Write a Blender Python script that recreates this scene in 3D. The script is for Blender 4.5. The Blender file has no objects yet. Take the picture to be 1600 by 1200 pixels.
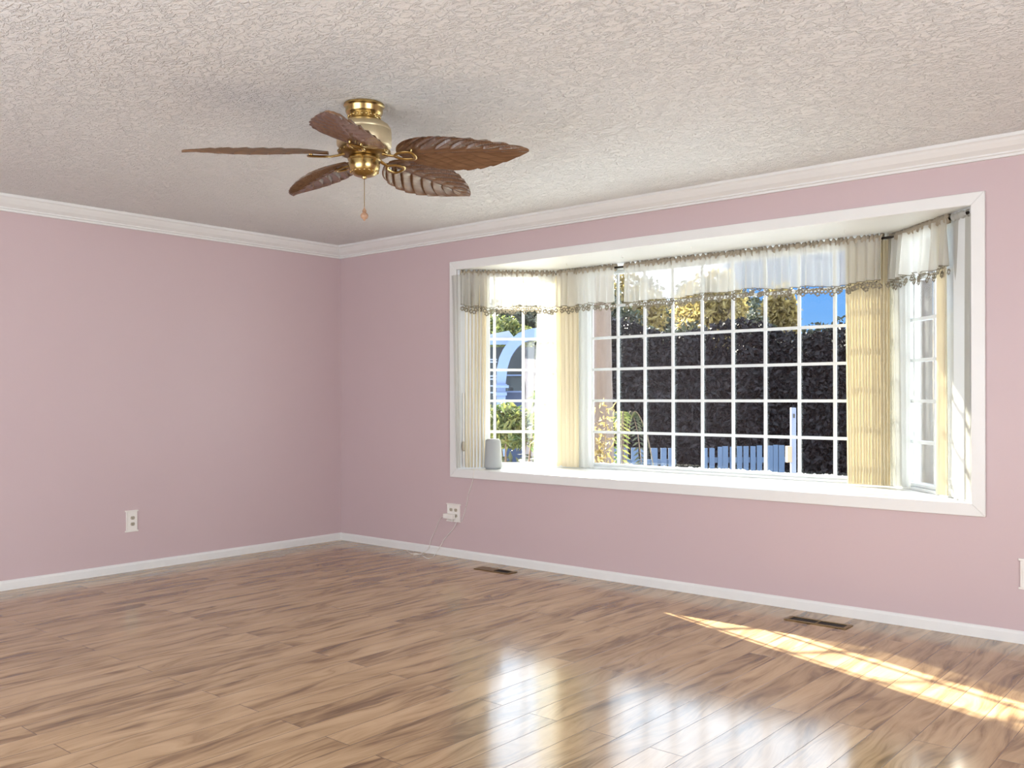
import bpy, bmesh, math, random
import numpy as np
from mathutils import Vector, Matrix
R = math.radians
random.seed(7)
rng = np.random.default_rng(7)
scene = bpy.context.scene
COL = scene.collection

# ------------------------------------------------------------------ camera
TH, FPX, HY, ROLL = 0.7039764658977786, 1444.5421384438853, 620.4285227338378, -0.0022140816836134763
CAM = Vector((6.0955703150177225, -4.9657850369765075, 1.1883860298631563))
FW = Vector((-math.sin(TH), math.cos(TH), 0)); RT0 = Vector((math.cos(TH), math.sin(TH), 0)); UP0 = Vector((0, 0, 1))
RT = RT0 * math.cos(ROLL) + UP0 * math.sin(ROLL)
UP = UP0 * math.cos(ROLL) - RT0 * math.sin(ROLL)
cd = bpy.data.cameras.new('camera'); cam = bpy.data.objects.new('camera', cd); COL.objects.link(cam)
cd.sensor_width = 36; cd.sensor_fit = 'HORIZONTAL'; cd.lens = FPX * 36 / 1600
cd.shift_y = (HY - 600) / 1600; cd.clip_start = 0.05; cd.clip_end = 300
cam.matrix_world = Matrix(((RT.x, UP.x, -FW.x, CAM.x), (RT.y, UP.y, -FW.y, CAM.y), (RT.z, UP.z, -FW.z, CAM.z), (0, 0, 0, 1)))
scene.camera = cam

def ray(px, py): return FW + RT * ((px - 800) / FPX) + UP * ((HY - py) / FPX)
def hit(px, py, n, c):          # point where the line of sight meets the plane n.p = c
    n = Vector(n); d = ray(px, py); return CAM + d * ((c - n.dot(CAM)) / n.dot(d))
def dep(px, py, depth): return CAM + ray(px, py) * depth

# ------------------------------------------------------------------ exposure
vs = scene.view_settings
scene.display_settings.display_device = 'sRGB'
vs.view_transform = 'Standard'; vs.look = 'None'; vs.gamma = 1; vs.use_curve_mapping = False; vs.exposure = 0.2

# ------------------------------------------------------------------ node helper
def new_mat(name):
    m = bpy.data.materials.new(name); m.use_nodes = True; t = m.node_tree; t.nodes.clear(); return m, t
def N(t, kind, ins=None, **props):
    n = t.nodes.new(kind)
    for k, v in props.items(): setattr(n, k, v)
    for k, v in (ins or {}).items():
        s = n.inputs[k]
        if isinstance(v, bpy.types.NodeSocket): t.links.new(v, s)
        else: s.default_value = v
    return n
def M(t, op, a, b=0.0, c=None):
    n = N(t, 'ShaderNodeMath', {0: a, 1: b}, operation=op)
    if c is not None:
        if isinstance(c, bpy.types.NodeSocket): t.links.new(c, n.inputs[2])
        else: n.inputs[2].default_value = c
    return n.outputs[0]
def ramp(t, fac, stops, interp='LINEAR'):
    n = N(t, 'ShaderNodeValToRGB', {0: fac}); cr = n.color_ramp; cr.interpolation = interp
    while len(cr.elements) < len(stops): cr.elements.new(0.5)
    for e, (p, c) in zip(cr.elements, stops):
        e.position = p; e.color = (c[0], c[1], c[2], 1) if not isinstance(c, (int, float)) else (c, c, c, 1)
    return n.outputs[0]
def mixc(t, f, a, b, blend='MIX'):
    n = N(t, 'ShaderNodeMix', data_type='RGBA', blend_type=blend)
    for i, v in ((0, f), (6, a), (7, b)):
        s = n.inputs[i]
        if isinstance(v, bpy.types.NodeSocket): t.links.new(v, s)
        else: s.default_value = v if i == 0 else (*v[:3], 1)
    return n.outputs[2]
def out(t, sh): N(t, 'ShaderNodeOutputMaterial', {0: sh})
def principled(t, color, rough=.5, metal=0., spec=.5, normal=None, **kw):
    d = {'Base Color': (*color[:3], 1) if not isinstance(color, bpy.types.NodeSocket) else color, 'Roughness': rough, 'Metallic': metal, 'Specular IOR Level': spec}
    d.update(kw)
    if normal is not None: d['Normal'] = normal
    return N(t, 'ShaderNodeBsdfPrincipled', d).outputs[0]
def objco(t): return N(t, 'ShaderNodeTexCoord').outputs['Object']
def geopos(t): return N(t, 'ShaderNodeNewGeometry').outputs['Position']
def noise(t, co, scale, detail=3, rough=.5, dist=0.):
    return N(t, 'ShaderNodeTexNoise', {'Vector': co, 'Scale': scale, 'Detail': detail, 'Roughness': rough, 'Distortion': dist}).outputs[0]
def scaleco(t, co, s): return N(t, 'ShaderNodeMapping', {'Vector': co, 'Scale': s}).outputs[0]
def bump(t, h, strength=.3, dist=.01): return N(t, 'ShaderNodeBump', {'Height': h, 'Strength': strength, 'Distance': dist}).outputs[0]

def simple(name, color, rough=.5, metal=0., spec=.5, var=.06, nscale=8., bumpy=0., bscale=60.):
    m, t = new_mat(name); co = geopos(t)
    f = noise(t, co, nscale, 3)
    c = mixc(t, f, [x * (1 - var) for x in color], [min(1, x * (1 + var)) for x in color])
    nrm = bump(t, noise(t, co, bscale, 3), bumpy, .003) if bumpy else None
    out(t, principled(t, c, rough, metal, spec, nrm)); return m

# ------------------------------------------------------------------ world: bright cloud added to light the room, clear blue gap over the garden
w = bpy.data.worlds.new('World'); scene.world = w; w.use_nodes = True; t = w.node_tree; t.nodes.clear()
d = N(t, 'ShaderNodeTexCoord').outputs['Generated']
sep = N(t, 'ShaderNodeSeparateXYZ', {0: d})
blue = ramp(t, sep.outputs[2], [(0, (.30, .58, .92)), (.12, (.13, .38, .90)), (.5, (.07, .22, .66)), (1, (.05, .16, .5))])
cn = noise(t, scaleco(t, d, (1, 1, 2.2)), 3.0, 6, .55, .3)
gapdir = Vector((-math.sin(R(19)), math.cos(R(19)), .09)).normalized()
dot = N(t, 'ShaderNodeVectorMath', {0: d, 1: gapdir}, operation='DOT_PRODUCT').outputs['Value']
gap = N(t, 'ShaderNodeMapRange', {'Value': dot, 'From Min': .985, 'From Max': .993, 'To Min': 0., 'To Max': 1.}).outputs[0]
cf = N(t, 'ShaderNodeMapRange', {'Value': M(t, 'SUBTRACT', cn, M(t, 'MULTIPLY', gap, .6)), 'From Min': .32, 'From Max': .46}).outputs[0]
FILL_CLOUD = 4.8
skyc = mixc(t, cf, blue, (FILL_CLOUD * .86, FILL_CLOUD * .97, FILL_CLOUD * 1.12))
bg = N(t, 'ShaderNodeBackground', {0: skyc, 1: 1.0})
N(t, 'ShaderNodeOutputWorld', {0: bg.outputs[0]})

# ------------------------------------------------------------------ sun (low, from the left behind the hedge)
SUNDIR = Vector((2.02, -.80, -1.0)).normalized()
sl = bpy.data.lights.new('sun', 'SUN'); sl.energy = 48; sl.color = (1, .93, .78); sl.angle = R(.55)
so = bpy.data.objects.new('sun', sl); COL.objects.link(so); so.rotation_euler = SUNDIR.to_track_quat('-Z', 'Y').to_euler(); so.location = (-8, 4, 6)

# lamps added behind and beside the viewer to brighten the room
def area(name, loc, target, sx, sy, power, color):
    l = bpy.data.lights.new(name, 'AREA'); l.shape = 'RECTANGLE'; l.size = sx; l.size_y = sy; l.energy = power; l.color = color
    o = bpy.data.objects.new(name, l); COL.objects.link(o); o.location = loc
    o.rotation_euler = (Vector(target) - Vector(loc)).to_track_quat('-Z', 'Y').to_euler(); return o
area('fill_rear', (3.6, -6.98, 1.15), (3.6, 0, 1.15), 3.4, 2.0, 64, (1, .955, .90))
area('fill_side', (8.18, -3.6, 1.3), (0, -3.6, 1.3), 2.6, 1.6, 66, (1, .955, .90))

# ------------------------------------------------------------------ object helpers
def link(name, me, mat=None, parent=None, smooth=None):
    o = bpy.data.objects.new(name, me); COL.objects.link(o)
    if mat is not None:
        for mm in (mat if isinstance(mat, (list, tuple)) else [mat]): me.materials.append(mm)
    if parent is not None: o.parent = parent
    if smooth is not None:
        me.polygons.foreach_set('use_smooth', [True] * len(me.polygons))
        if smooth < 180: me.set_sharp_from_angle(angle=R(smooth))
    return o
def obj(name, bm, mat=None, parent=None, smooth=None, recalc=True):
    if recalc: bmesh.ops.recalc_face_normals(bm, faces=bm.faces)
    me = bpy.data.meshes.new(name); bm.to_mesh(me); bm.free(); return link(name, me, mat, parent, smooth)
def raw(name, verts, faces, mat=None, parent=None, smooth=None):
    me = bpy.data.meshes.new(name); me.from_pydata([tuple(map(float, v)) for v in verts], [], faces); me.update()
    return link(name, me, mat, parent, smooth)
def thing(name, label, cat, loc=(0, 0, 0), rotz=0., group=None):
    o = bpy.data.objects.new(name, None); COL.objects.link(o); o.location = loc; o.rotation_euler = (0, 0, rotz)
    o.empty_display_size = .05
    return tag(o, label, cat, group)
def tag(o, label, cat, group=None, kind=None):
    o['label'] = label; o['category'] = cat
    if group: o['group'] = group
    if kind: o['kind'] = kind
    return o
def struct(name, bm, mat, parent=None, smooth=None):
    o = obj(name, bm, mat, parent, smooth)
    if parent is None: o['kind'] = 'structure'
    return o
def BM(): return bmesh.new()
def box(bm, x0, x1, y0, y1, z0, z1, mi=0):
    vs_ = [bm.verts.new(p) for p in ((x0, y0, z0), (x1, y0, z0), (x1, y1, z0), (x0, y1, z0), (x0, y0, z1), (x1, y0, z1), (x1, y1, z1), (x0, y1, z1))]
    for f in ((3, 2, 1, 0), (4, 5, 6, 7), (0, 1, 5, 4), (1, 2, 6, 5), (2, 3, 7, 6), (3, 0, 4, 7)):
        bm.faces.new([vs_[i] for i in f]).material_index = mi
    return vs_
def obox(bm, o, ex, ey, ez, a0, a1, b0, b1, c0, c1):     # box in a local frame
    o, ex, ey, ez = map(Vector, (o, ex, ey, ez))
    P = [o + ex * a + ey * b + ez * c for a, b, c in ((a0, b0, c0), (a1, b0, c0), (a1, b1, c0), (a0, b1, c0), (a0, b0, c1), (a1, b0, c1), (a1, b1, c1), (a0, b1, c1))]
    v = [bm.verts.new(p) for p in P]
    for f in ((3, 2, 1, 0), (4, 5, 6, 7), (0, 1, 5, 4), (1, 2, 6, 5), (2, 3, 7, 6), (3, 0, 4, 7)): bm.faces.new([v[i] for i in f])
def prism(bm, poly, z0, z1):                               # plan polygon pulled up
    a = [bm.verts.new((x, y, z0)) for x, y in poly]; b = [bm.verts.new((x, y, z1)) for x, y in poly]; n = len(poly)
    bm.faces.new(a[::-1]); bm.faces.new(b)
    for i in range(n): bm.faces.new((a[i], a[(i + 1) % n], b[(i + 1) % n], b[i]))
def extr(bm, poly3, vec):                                  # any flat polygon pulled along a vector
    vec = Vector(vec); a = [bm.verts.new(p) for p in poly3]; b = [bm.verts.new(Vector(p) + vec) for p in poly3]; n = len(a)
    bm.faces.new(a[::-1]); bm.faces.new(b)
    for i in range(n): bm.faces.new((a[i], a[(i + 1) % n], b[(i + 1) % n], b[i]))
def sweep(bm, prof, p0, p1, ax_out):                       # profile (outwards, up) swept from p0 to p1
    p0, p1, ax = Vector(p0), Vector(p1), Vector(ax_out); up = Vector((0, 0, 1))
    a = [bm.verts.new(p0 + ax * u + up * v) for u, v in prof]; b = [bm.verts.new(p1 + ax * u + up * v) for u, v in prof]; n = len(prof)
    bm.faces.new(a); bm.faces.new(b[::-1])
    for i in range(n): bm.faces.new((a[i], b[i], b[(i + 1) % n], a[(i + 1) % n]))
def lathe(bm, prof, c=(0, 0, 0), seg=32, sx=1., sy=1.):
    rings = []
    for r, z in prof:
        rings.append([bm.verts.new((c[0] + sx * r * math.cos(2 * math.pi * i / seg), c[1] + sy * r * math.sin(2 * math.pi * i / seg), c[2] + z)) for i in range(seg)])
    for a, b in zip(rings, rings[1:]):
        for i in range(seg): bm.faces.new((a[i], a[(i + 1) % seg], b[(i + 1) % seg], b[i]))
    bm.faces.new(rings[0][::-1]); bm.faces.new(rings[-1])
def tube(bm, pts, r, seg=8, closed=False, flat=1.0):
    pts = [Vector(p) for p in pts]; n = len(pts); rings = []
    for i, p in enumerate(pts):
        if closed: d_ = pts[(i + 1) % n] - pts[i - 1]
        else: d_ = pts[min(i + 1, n - 1)] - pts[max(i - 1, 0)]
        d_.normalize(); ref = Vector((0, 0, 1)) if abs(d_.z) < .95 else Vector((1, 0, 0))
        a = d_.cross(ref).normalized(); b = a.cross(d_).normalized()
        rr = r[i] if isinstance(r, (list, tuple)) else r
        rings.append([bm.verts.new(p + a * math.cos(2 * math.pi * k / seg) * rr + b * math.sin(2 * math.pi * k / seg) * rr * flat) for k in range(seg)])
    prs = list(zip(rings, rings[1:])) + ([(rings[-1], rings[0])] if closed else [])
    for a, b in prs:
        for k in range(seg): bm.faces.new((a[k], a[(k + 1) % seg], b[(k + 1) % seg], b[k]))
    if not closed: bm.faces.new(rings[0][::-1]); bm.faces.new(rings[-1])
def catmull(pts, n=6):
    pts = [Vector(p) for p in pts]; o = []; P = [pts[0]] + pts + [pts[-1]]
    for i in range(1, len(P) - 2):
        for k in range(n):
            s = k / n; a, b, c, d_ = P[i - 1], P[i], P[i + 1], P[i + 2]
            o.append(.5 * ((2 * b) + (c - a) * s + (2 * a - 5 * b + 4 * c - d_) * s * s + (3 * b - a - 3 * c + d_) * s ** 3))
    o.append(pts[-1]); return o
def bevel(o, wdt, seg=2):
    m = o.modifiers.new('bevel', 'BEVEL'); m.width = wdt; m.segments = seg; m.limit_method = 'ANGLE'; m.angle_limit = R(40); return o
def copy_tree(o, parent=None):
    c = o.copy(); COL.objects.link(c)
    if parent is not None: c.parent = parent
    for ch in list(o.children): copy_tree(ch, c)
    return c

# ------------------------------------------------------------------ materials
def mat_wall():
    m, t = new_mat('pink_wall_paint'); co = geopos(t)
    f = noise(t, co, 1.3, 3); c = mixc(t, f, (.55, .425, .435), (.575, .45, .457))
    n1 = noise(t, co, 160, 3)
    out(t, principled(t, c, .42, 0, .4, bump(t, n1, .12, .002))); return m
def mat_ceiling():
    m, t = new_mat('knockdown_ceiling'); co = geopos(t)
    a = noise(t, scaleco(t, co, (1, 1.6, 1)), 22, 4, .55, 1.2)
    p1 = N(t, 'ShaderNodeMapRange', {'Value': a, 'From Min': .44, 'From Max': .53}).outputs[0]
    b = noise(t, scaleco(t, co, (1, 1.3, 1)), 62, 3, .6, .6)
    h = M(t, 'ADD', M(t, 'MULTIPLY', p1, .7), M(t, 'MULTIPLY', b, .45))
    f = noise(t, co, .8, 2); c = mixc(t, f, (.76, .76, .75), (.82, .82, .81))
    out(t, principled(t, c, .75, 0, .25, bump(t, h, .85, .012))); return m
def mat_floor():
    m, t = new_mat('laminate_planks'); co = geopos(t); s = N(t, 'ShaderNodeSeparateXYZ', {0: co}); x, y = s.outputs[0], s.outputs[1]
    W, L = .132, 1.29
    u = M(t, 'DIVIDE', M(t, 'SUBTRACT', x, .064), W); i = M(t, 'FLOOR', u); fu = M(t, 'FRACT', u)
    par = M(t, 'FLOORED_MODULO', i, 2.0)
    v = M(t, 'DIVIDE', M(t, 'ADD', M(t, 'ADD', y, 2.275), M(t, 'MULTIPLY', M(t, 'SUBTRACT', 1.0, par), .645)), L)
    j = M(t, 'FLOOR', v); fv = M(t, 'FRACT', v)
    idv = N(t, 'ShaderNodeCombineXYZ', {0: i, 1: j}).outputs[0]
    wn = N(t, 'ShaderNodeTexWhiteNoise', {'Vector': idv}, noise_dimensions='3D'); rnd = wn.outputs['Value']; rc = wn.outputs['Color']
    off = N(t, 'ShaderNodeVectorMath', {0: rc, 1: (9, 17, 5)}, operation='MULTIPLY').outputs[0]
    pc = N(t, 'ShaderNodeVectorMath', {0: co, 1: off}, operation='ADD').outputs[0]
    # long wavy figure, fine streaks and occasional swirling knots
    warp = noise(t, scaleco(t, pc, (3.0, .8, 1)), 1.6, 2)
    wv = N(t, 'ShaderNodeCombineXYZ', {0: M(t, 'MULTIPLY', M(t, 'SUBTRACT', warp, .5), .26)}).outputs[0]
    pw = N(t, 'ShaderNodeVectorMath', {0: pc, 1: wv}, operation='ADD').outputs[0]
    g1 = noise(t, scaleco(t, pw, (9.5, 1.0, 1)), 1.6, 5, .56, .6)
    g2 = noise(t, scaleco(t, pw, (60, 2.2, 1)), 1.6, 4, .6, .3)
    g3 = noise(t, scaleco(t, pw, (5, 1.4, 1)), 1.7, 2, .5, 1.2)
    f = M(t, 'ADD', M(t, 'ADD', M(t, 'MULTIPLY', g1, .62), M(t, 'MULTIPLY', g2, .20)), M(t, 'MULTIPLY', g3, .22))
    f = M(t, 'ADD', f, M(t, 'MULTIPLY', M(t, 'SUBTRACT', rnd, .5), .035))
    c = ramp(t, f, [(.36, (.15, .088, .044)), (.44, (.275, .172, .088)), (.52, (.43, .285, .152)), (.60, (.52, .355, .20)), (.72, (.57, .405, .24))])
    hue = N(t, 'ShaderNodeHueSaturation', {'Hue': .5, 'Saturation': 1.0, 'Value': M(t, 'ADD', .93, M(t, 'MULTIPLY', rnd, .12)), 'Color': c}).outputs[0]
    e1 = M(t, 'MULTIPLY', M(t, 'MINIMUM', fu, M(t, 'SUBTRACT', 1.0, fu)), W); e2 = M(t, 'MULTIPLY', M(t, 'MINIMUM', fv, M(t, 'SUBTRACT', 1.0, fv)), L)
    e = M(t, 'MINIMUM', e1, e2)
    seam = N(t, 'ShaderNodeMapRange', {'Value': e, 'From Min': .0007, 'From Max': .0017}).outputs[0]
    col = mixc(t, seam, (.10, .055, .03), hue)
    rr = M(t, 'ADD', .10, M(t, 'MULTIPLY', noise(t, co, 2.4, 3), .07))
    nb = bump(t, M(t, 'ADD', M(t, 'MULTIPLY', seam, 1.0), M(t, 'MULTIPLY', g2, .12)), .25, .0012)
    out(t, principled(t, col, rr, 0, .55, nb)); return m
def mat_cloth(name, col, transp, translu, weave=900., tint=None):
    m, t = new_mat(name); co = geopos(t)
    f = noise(t, scaleco(t, co, (1, 1, .05)), 35, 3)
    c = mixc(t, f, [x * .93 for x in col], col)
    df = N(t, 'ShaderNodeBsdfDiffuse', {0: c}).outputs[0]
    tr = N(t, 'ShaderNodeBsdfTranslucent', {0: c if tint is None else (*tint, 1)}).outputs[0]
    a = N(t, 'ShaderNodeMixShader', {0: translu, 1: df, 2: tr}).outputs[0]
    tp = N(t, 'ShaderNodeBsdfTransparent', {0: (1, 1, 1, 1)}).outputs[0]
    out(t, N(t, 'ShaderNodeMixShader', {0: transp, 1: a, 2: tp}).outputs[0]); return m
def mat_glass():
    m, t = new_mat('window_glass')
    fr = N(t, 'ShaderNodeFresnel', {0: 1.45}).outputs[0]
    tp = N(t, 'ShaderNodeBsdfTransparent', {0: (.97, .985, .98, 1)}).outputs[0]
    gl = N(t, 'ShaderNodeBsdfGlossy', {'Color': (1, 1, 1, 1), 'Roughness': .02}).outputs[0]
    out(t, N(t, 'ShaderNodeMixShader', {0: M(t, 'MULTIPLY', fr, .7), 1: tp, 2: gl}).outputs[0]); return m
def mat_leaf(name, c0, c1, translu=.35, spec=.4):
    m, t = new_mat(name); co = geopos(t)
    f = noise(t, co, 9, 2); c = mixc(t, ramp(t, f, [(.35, 0.), (.65, 1.)]), c0, c1)
    pr = principled(t, c, .45, 0, spec)
    tr = N(t, 'ShaderNodeBsdfTranslucent', {0: c}).outputs[0]
    out(t, N(t, 'ShaderNodeMixShader', {0: translu, 1: pr, 2: tr}).outputs[0]); return m
def mat_brass(name='antique_brass', c0=(.34, .225, .08), c1=(.60, .45, .20), rough=.2):
    m, t = new_mat(name); co = geopos(t)
    f = noise(t, co, 40, 4); c = mixc(t, f, c0, c1)
    out(t, principled(t, c, M(t, 'ADD', rough, M(t, 'MULTIPLY', f, .08)), 1.0)); return m
def mat_blade():
    m, t = new_mat('carved_palm_wood'); co = objco(t)
    f = noise(t, scaleco(t, co, (3, 22, 22)), 3, 4, .55, .4)
    c = ramp(t, f, [(.3, (.12, .060, .030)), (.55, (.165, .086, .044)), (.75, (.20, .11, .058))])
    out(t, principled(t, c, .26, 0, .6)); return m
MW = mat_wall(); MC = mat_ceiling(); MF = mat_floor(); MG = mat_glass()
MT = simple('white_trim_paint', (.76, .76, .74), .35, 0, .45, .03)
MV = simple('white_vinyl', (.74, .77, .78), .3, 0, .5, .02)
MPL = simple('white_plastic', (.80, .77, .72), .35, 0, .5, .02)
MGR = simple('grey_fabric_plastic', (.34, .355, .355), .6, 0, .3, .03)
MSL = simple('dark_slot', (.02, .018, .015), .6)
MSOCK = simple('socket_beige', (.45, .40, .31), .45)
MSH = mat_cloth('sheer_white_voile', (.66, .66, .62), .14, .34)
MVA = mat_cloth('sheer_valance_voile', (.70, .68, .62), .22, .36)
MPC = mat_cloth('cream_pleated_cloth', (.84, .77, .60), .01, .17, tint=(.80, .68, .44))
MLA = mat_cloth('taupe_lace', (.30, .265, .20), .0, .22)
MRD = simple('dark_rod_metal', (.04, .035, .03), .35, .8)
MBR = mat_brass(); MBD = mat_brass('aged_brass', (.16, .095, .035), (.36, .25, .10), .3)
MCRM = mat_brass('satin_brass', (.62, .52, .33), (.74, .64, .44), .42); MBL = mat_blade()
MVENT = mat_brass('bronze_vent', (.22, .15, .07), (.36, .26, .13), .38)
MEXT = simple('beige_stucco', (.20, .145, .085), .85, 0, .2, .08, 3, .3, 30)

# ------------------------------------------------------------------ the setting
RX, RY, HC = 8.0, -6.8, 2.44              # room extent
OX0, OX1, OZ0, OZ1 = 1.35, 4.868, .655, 2.132
b = BM(); box(b, -.15, RX + .15, RY - .15, .14, -.12, 0); struct('floor', b, MF)
b = BM(); box(b, -.15, RX + .15, RY - .15, .14, HC, HC + .25); struct('ceiling', b, MC)
b = BM(); box(b, -.15, 0, RY - .15, .14, 0, HC); struct('wall_left', b, MW)
b = BM()
box(b, 0, OX0, 0, .14, 0, HC); box(b, OX1, RX, 0, .14, 0, HC); box(b, OX0, OX1, 0, .14, 0, OZ0 - .03); box(b, OX0, OX1, 0, .14, OZ1 + .03, HC)
struct('wall_back', b, MW)
b = BM()                                     # unseen wall beside the viewer, with an opening added for the side lamp
box(b, RX, RX + .15, RY - .15, -4.9, 0, HC); box(b, RX, RX + .15, -2.3, .14, 0, HC); box(b, RX, RX + .15, -4.9, -2.3, 0, .5); box(b, RX, RX + .15, -4.9, -2.3, 2.1, HC)
struct('unseen_wall_right', b, MW)
b = BM()                                     # wall behind the viewer, unseen, its wide opening made for the rear lamp
box(b, 0, 1.9, RY - .15, RY, 0, HC); box(b, 5.3, RX, RY - .15, RY, 0, HC); box(b, 1.9, 5.3, RY - .15, RY, 0, .12); box(b, 1.9, 5.3, RY - .15, RY, 2.15, HC)
struct('unseen_wall_front', b, MW)
# crown moulding and baseboards
CP = [(0, 0), (.088, 0), (.088, -.016), (.078, -.022), (.070, -.034), (.052, -.054), (.034, -.066), (.026, -.072), (.026, -.080), (.016, -.083), (.016, -.095), (0, -.095)]
b = BM(); sweep(b, CP, (0, RY, HC), (0, 0, HC), (1, 0, 0)); struct('trim_1', b, MT)
b = BM(); sweep(b, CP, (0, 0, HC), (RX, 0, HC), (0, -1, 0)); struct('trim_2', b, MT)
BP = [(0, 0), (.013, 0), (.013, .046), (.010, .055), (.005, .0605), (0, .0605)]
b = BM(); sweep(b, BP, (0, RY, 0), (0, 0, 0), (1, 0, 0)); struct('baseboard_left', b, MT)
b = BM(); sweep(b, BP, (0, 0, 0), (RX, 0, 0), (0, -1, 0)); struct('baseboard_back', b, MT)
# casing round the bay
b = BM(); cw0, cw1 = .065, .066
def mitre(bm, a, b_, c, d_):               # four corner pts (x,z) of one board
    extr(bm, [(a[0], 0, a[1]), (b_[0], 0, b_[1]), (c[0], 0, c[1]), (d_[0], 0, d_[1])], (0, -.018, 0))
X0, X1, Z0, Z1 = 1.285, 4.932, .595, 2.194; x0, x1, z0, z1 = OX0, OX1, OZ0 + .002, OZ1
mitre(b, (X0, Z0), (X1, Z0), (x1, z0), (x0, z0)); mitre(b, (X0, Z1), (X1, Z1), (x1, z1), (x0, z1))
mitre(b, (X0, Z0), (X0, Z1), (x0, z1), (x0, z0)); mitre(b, (X1, Z0), (X1, Z1), (x1, z1), (x1, z0))
bevel(struct('trim_3', b, MT), .003)
# bay box: seat board, head board, roof, skirt
SX = .14
bayin = [(OX0, 0), (OX1, 0), (OX1, .14), (4.38, .78), (1.86, .78), (OX0, .14)]
bayout = [(1.22, .14), (5.02, .14), (4.36, .84), (1.88, .84)]
b = BM(); prism(b, [(OX0, .0), (OX1, .0), (OX1, .14), (5.0, .14), (4.35, .80), (1.89, .80), (1.24, .14), (OX0, .14)], OZ0 - .03, OZ0 + .002); struct('trim_4', b, MT)
b = BM(); prism(b, [(OX0, .0), (OX1, .0), (OX1, .14), (5.0, .14), (4.35, .80), (1.89, .80), (1.24, .14), (OX0, .14)], OZ1, OZ1 + .03); struct('trim_5', b, MT)
b = BM(); prism(b, [(1.18, .141), (5.06, .141), (4.38, .88), (1.86, .88)], OZ1 + .031, OZ1 + .33); struct('roof_bay', b, MEXT)
b = BM(); prism(b, [(1.24, .141), (5.0, .141), (4.35, .80), (1.89, .80)], -.45, OZ0 - .031); struct('wall_bay', b, MEXT)

S2 = math.sqrt(.5)
def window(name, o, ex, nin, a0, a1, g0, g1, verticals):
    """o: plan origin, ex: along the wall, nin: inward normal; a0-a1 frame, g0-g1 glass. Glass lies on the plane through o."""
    o, ex, nin = Vector((*o, 0)), Vector((*ex, 0)), Vector((*nin, 0)); ez = Vector((0, 0, 1))
    root = bpy.data.objects.new(name, None); COL.objects.link(root); root['kind'] = 'structure'
    zb, zt, gb, gt = OZ0 + .002, OZ1, .695, 2.088
    b = BM()
    fi = .045; fo = -.07
    m0, m1 = a0 + (g0 - a0) * .5, a1 - (a1 - g1) * .5
    mb, mt = zb + .018, zt - .02
    # outer frame then recessed sash
    for (u0, u1, w0, w1) in ((a0, m0, zb, zt), (m1, a1, zb, zt), (m0, m1, zb, mb), (m0, m1, mt, zt)): obox(b, o, ex, nin, ez, u0, u1, fo, fi, w0, w1)
    bevel(obj('window_frame', b, MV, root), .003)
    b = BM()
    for (u0, u1, w0, w1) in ((m0, g0, mb, mt), (g1, m1, mb, mt), (g0, g1, mb, gb), (g0, g1, gt, mt)): obox(b, o, ex, nin, ez, u0, u1, -.03, .022, w0, w1)
    bevel(obj('sash', b, MV, root), .004)
    b = BM(); r = .0095
    for k, v in enumerate(verticals): obox(b, o, ex, nin, ez, v - r, v + r, -.006, .006, gb, gt)
    zs = [.695 + .2325 * k for k in range(1, 6)]
    for z in zs:
        e = [g0] + list(verticals) + [g1]
        for u0, u1 in zip(e, e[1:]): obox(b, o, ex, nin, ez, u0 + (r if u0 != g0 else 0), u1 - (r if u1 != g1 else 0), -.006, .006, z - r, z + r)
    obj('muntin_grille', b, MV, root)
    b = BM(); obox(b, o, ex, nin, ez, g0, g1, -.016, -.012, gb, gt); obj('glass_pane', b, MG, root)
    return root
window('window_1', (0, .70), (1, 0), (0, -1), 1.985, 4.251, 2.045, 4.191, [2.076 + .2295 * k for k in range(10)])
window('window_2', (1.25, 0), (S2, S2), (S2, -S2), .205, .93, .315, .82, [.351, .568, .785])
window('window_3', (4.986, 0), (-S2, S2), (-S2, -S2), .205, .93, .315, .82, [.351, .568, .785])
# corner posts and jamb fillets of the bay
b = BM()
for sgn in (1, -1):
    f = (lambda x: x) if sgn == 1 else (lambda x: 6.236 - x)
    tI = lambda t_, n_: (1.25 + t_ * S2 + n_ * S2, t_ * S2 - n_ * S2)
    poly = [(1.9686, .655), (1.985, .655), (1.985, .77), (1.918, .77), tI(.93, -.07), tI(.93, .045)]
    prism(b, [(f(x), y) for x, y in poly], OZ0 + .002, OZ1)
    prism(b, [(f(x), y) for x, y in ((1.3505, .001), (1.489, .139), (1.3505, .139))], OZ0 + .002, OZ1)
struct('trim_6', b, MV)
# weathered brown ledge outside the wide pane with white crumbs on it
b = BM(); box(b, 1.95, 4.28, .775, .93, .655, .675); struct('trim_7', b, simple('weathered_ledge', (.30, .19, .11), .8, 0, .2, .3, 20))
V, F = [], []
for k in range(150):
    cx = random.choice([random.uniform(2.05, 4.2), random.gauss(3.55, .16), random.gauss(3.2, .12)]); cy = random.uniform(.80, .91); s = random.uniform(.006, .02)
    if not 2.0 < cx < 4.24: continue
    n0 = len(V)
    for dx, dy, dz in ((1, 0, .2), (.3, .9, .3), (-.8, .5, .1), (-.6, -.7, .3), (.5, -.8, .1), (0, 0, 1)): V.append((cx + dx * s * 1.4, cy + dy * s, .675 + max(0, dz) * s * .9))
    for i in range(5): F.append((n0 + i, n0 + (i + 1) % 5, n0 + 5))
    F.append(tuple(n0 + i for i in range(4, -1, -1)))
tag(raw('white_crumbs', V, F, simple('white_crumb', (.85, .84, .8), .8)), 'scattered white crumbs lying on the ledge outside the wide window', 'crumbs', kind='stuff')

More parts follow.
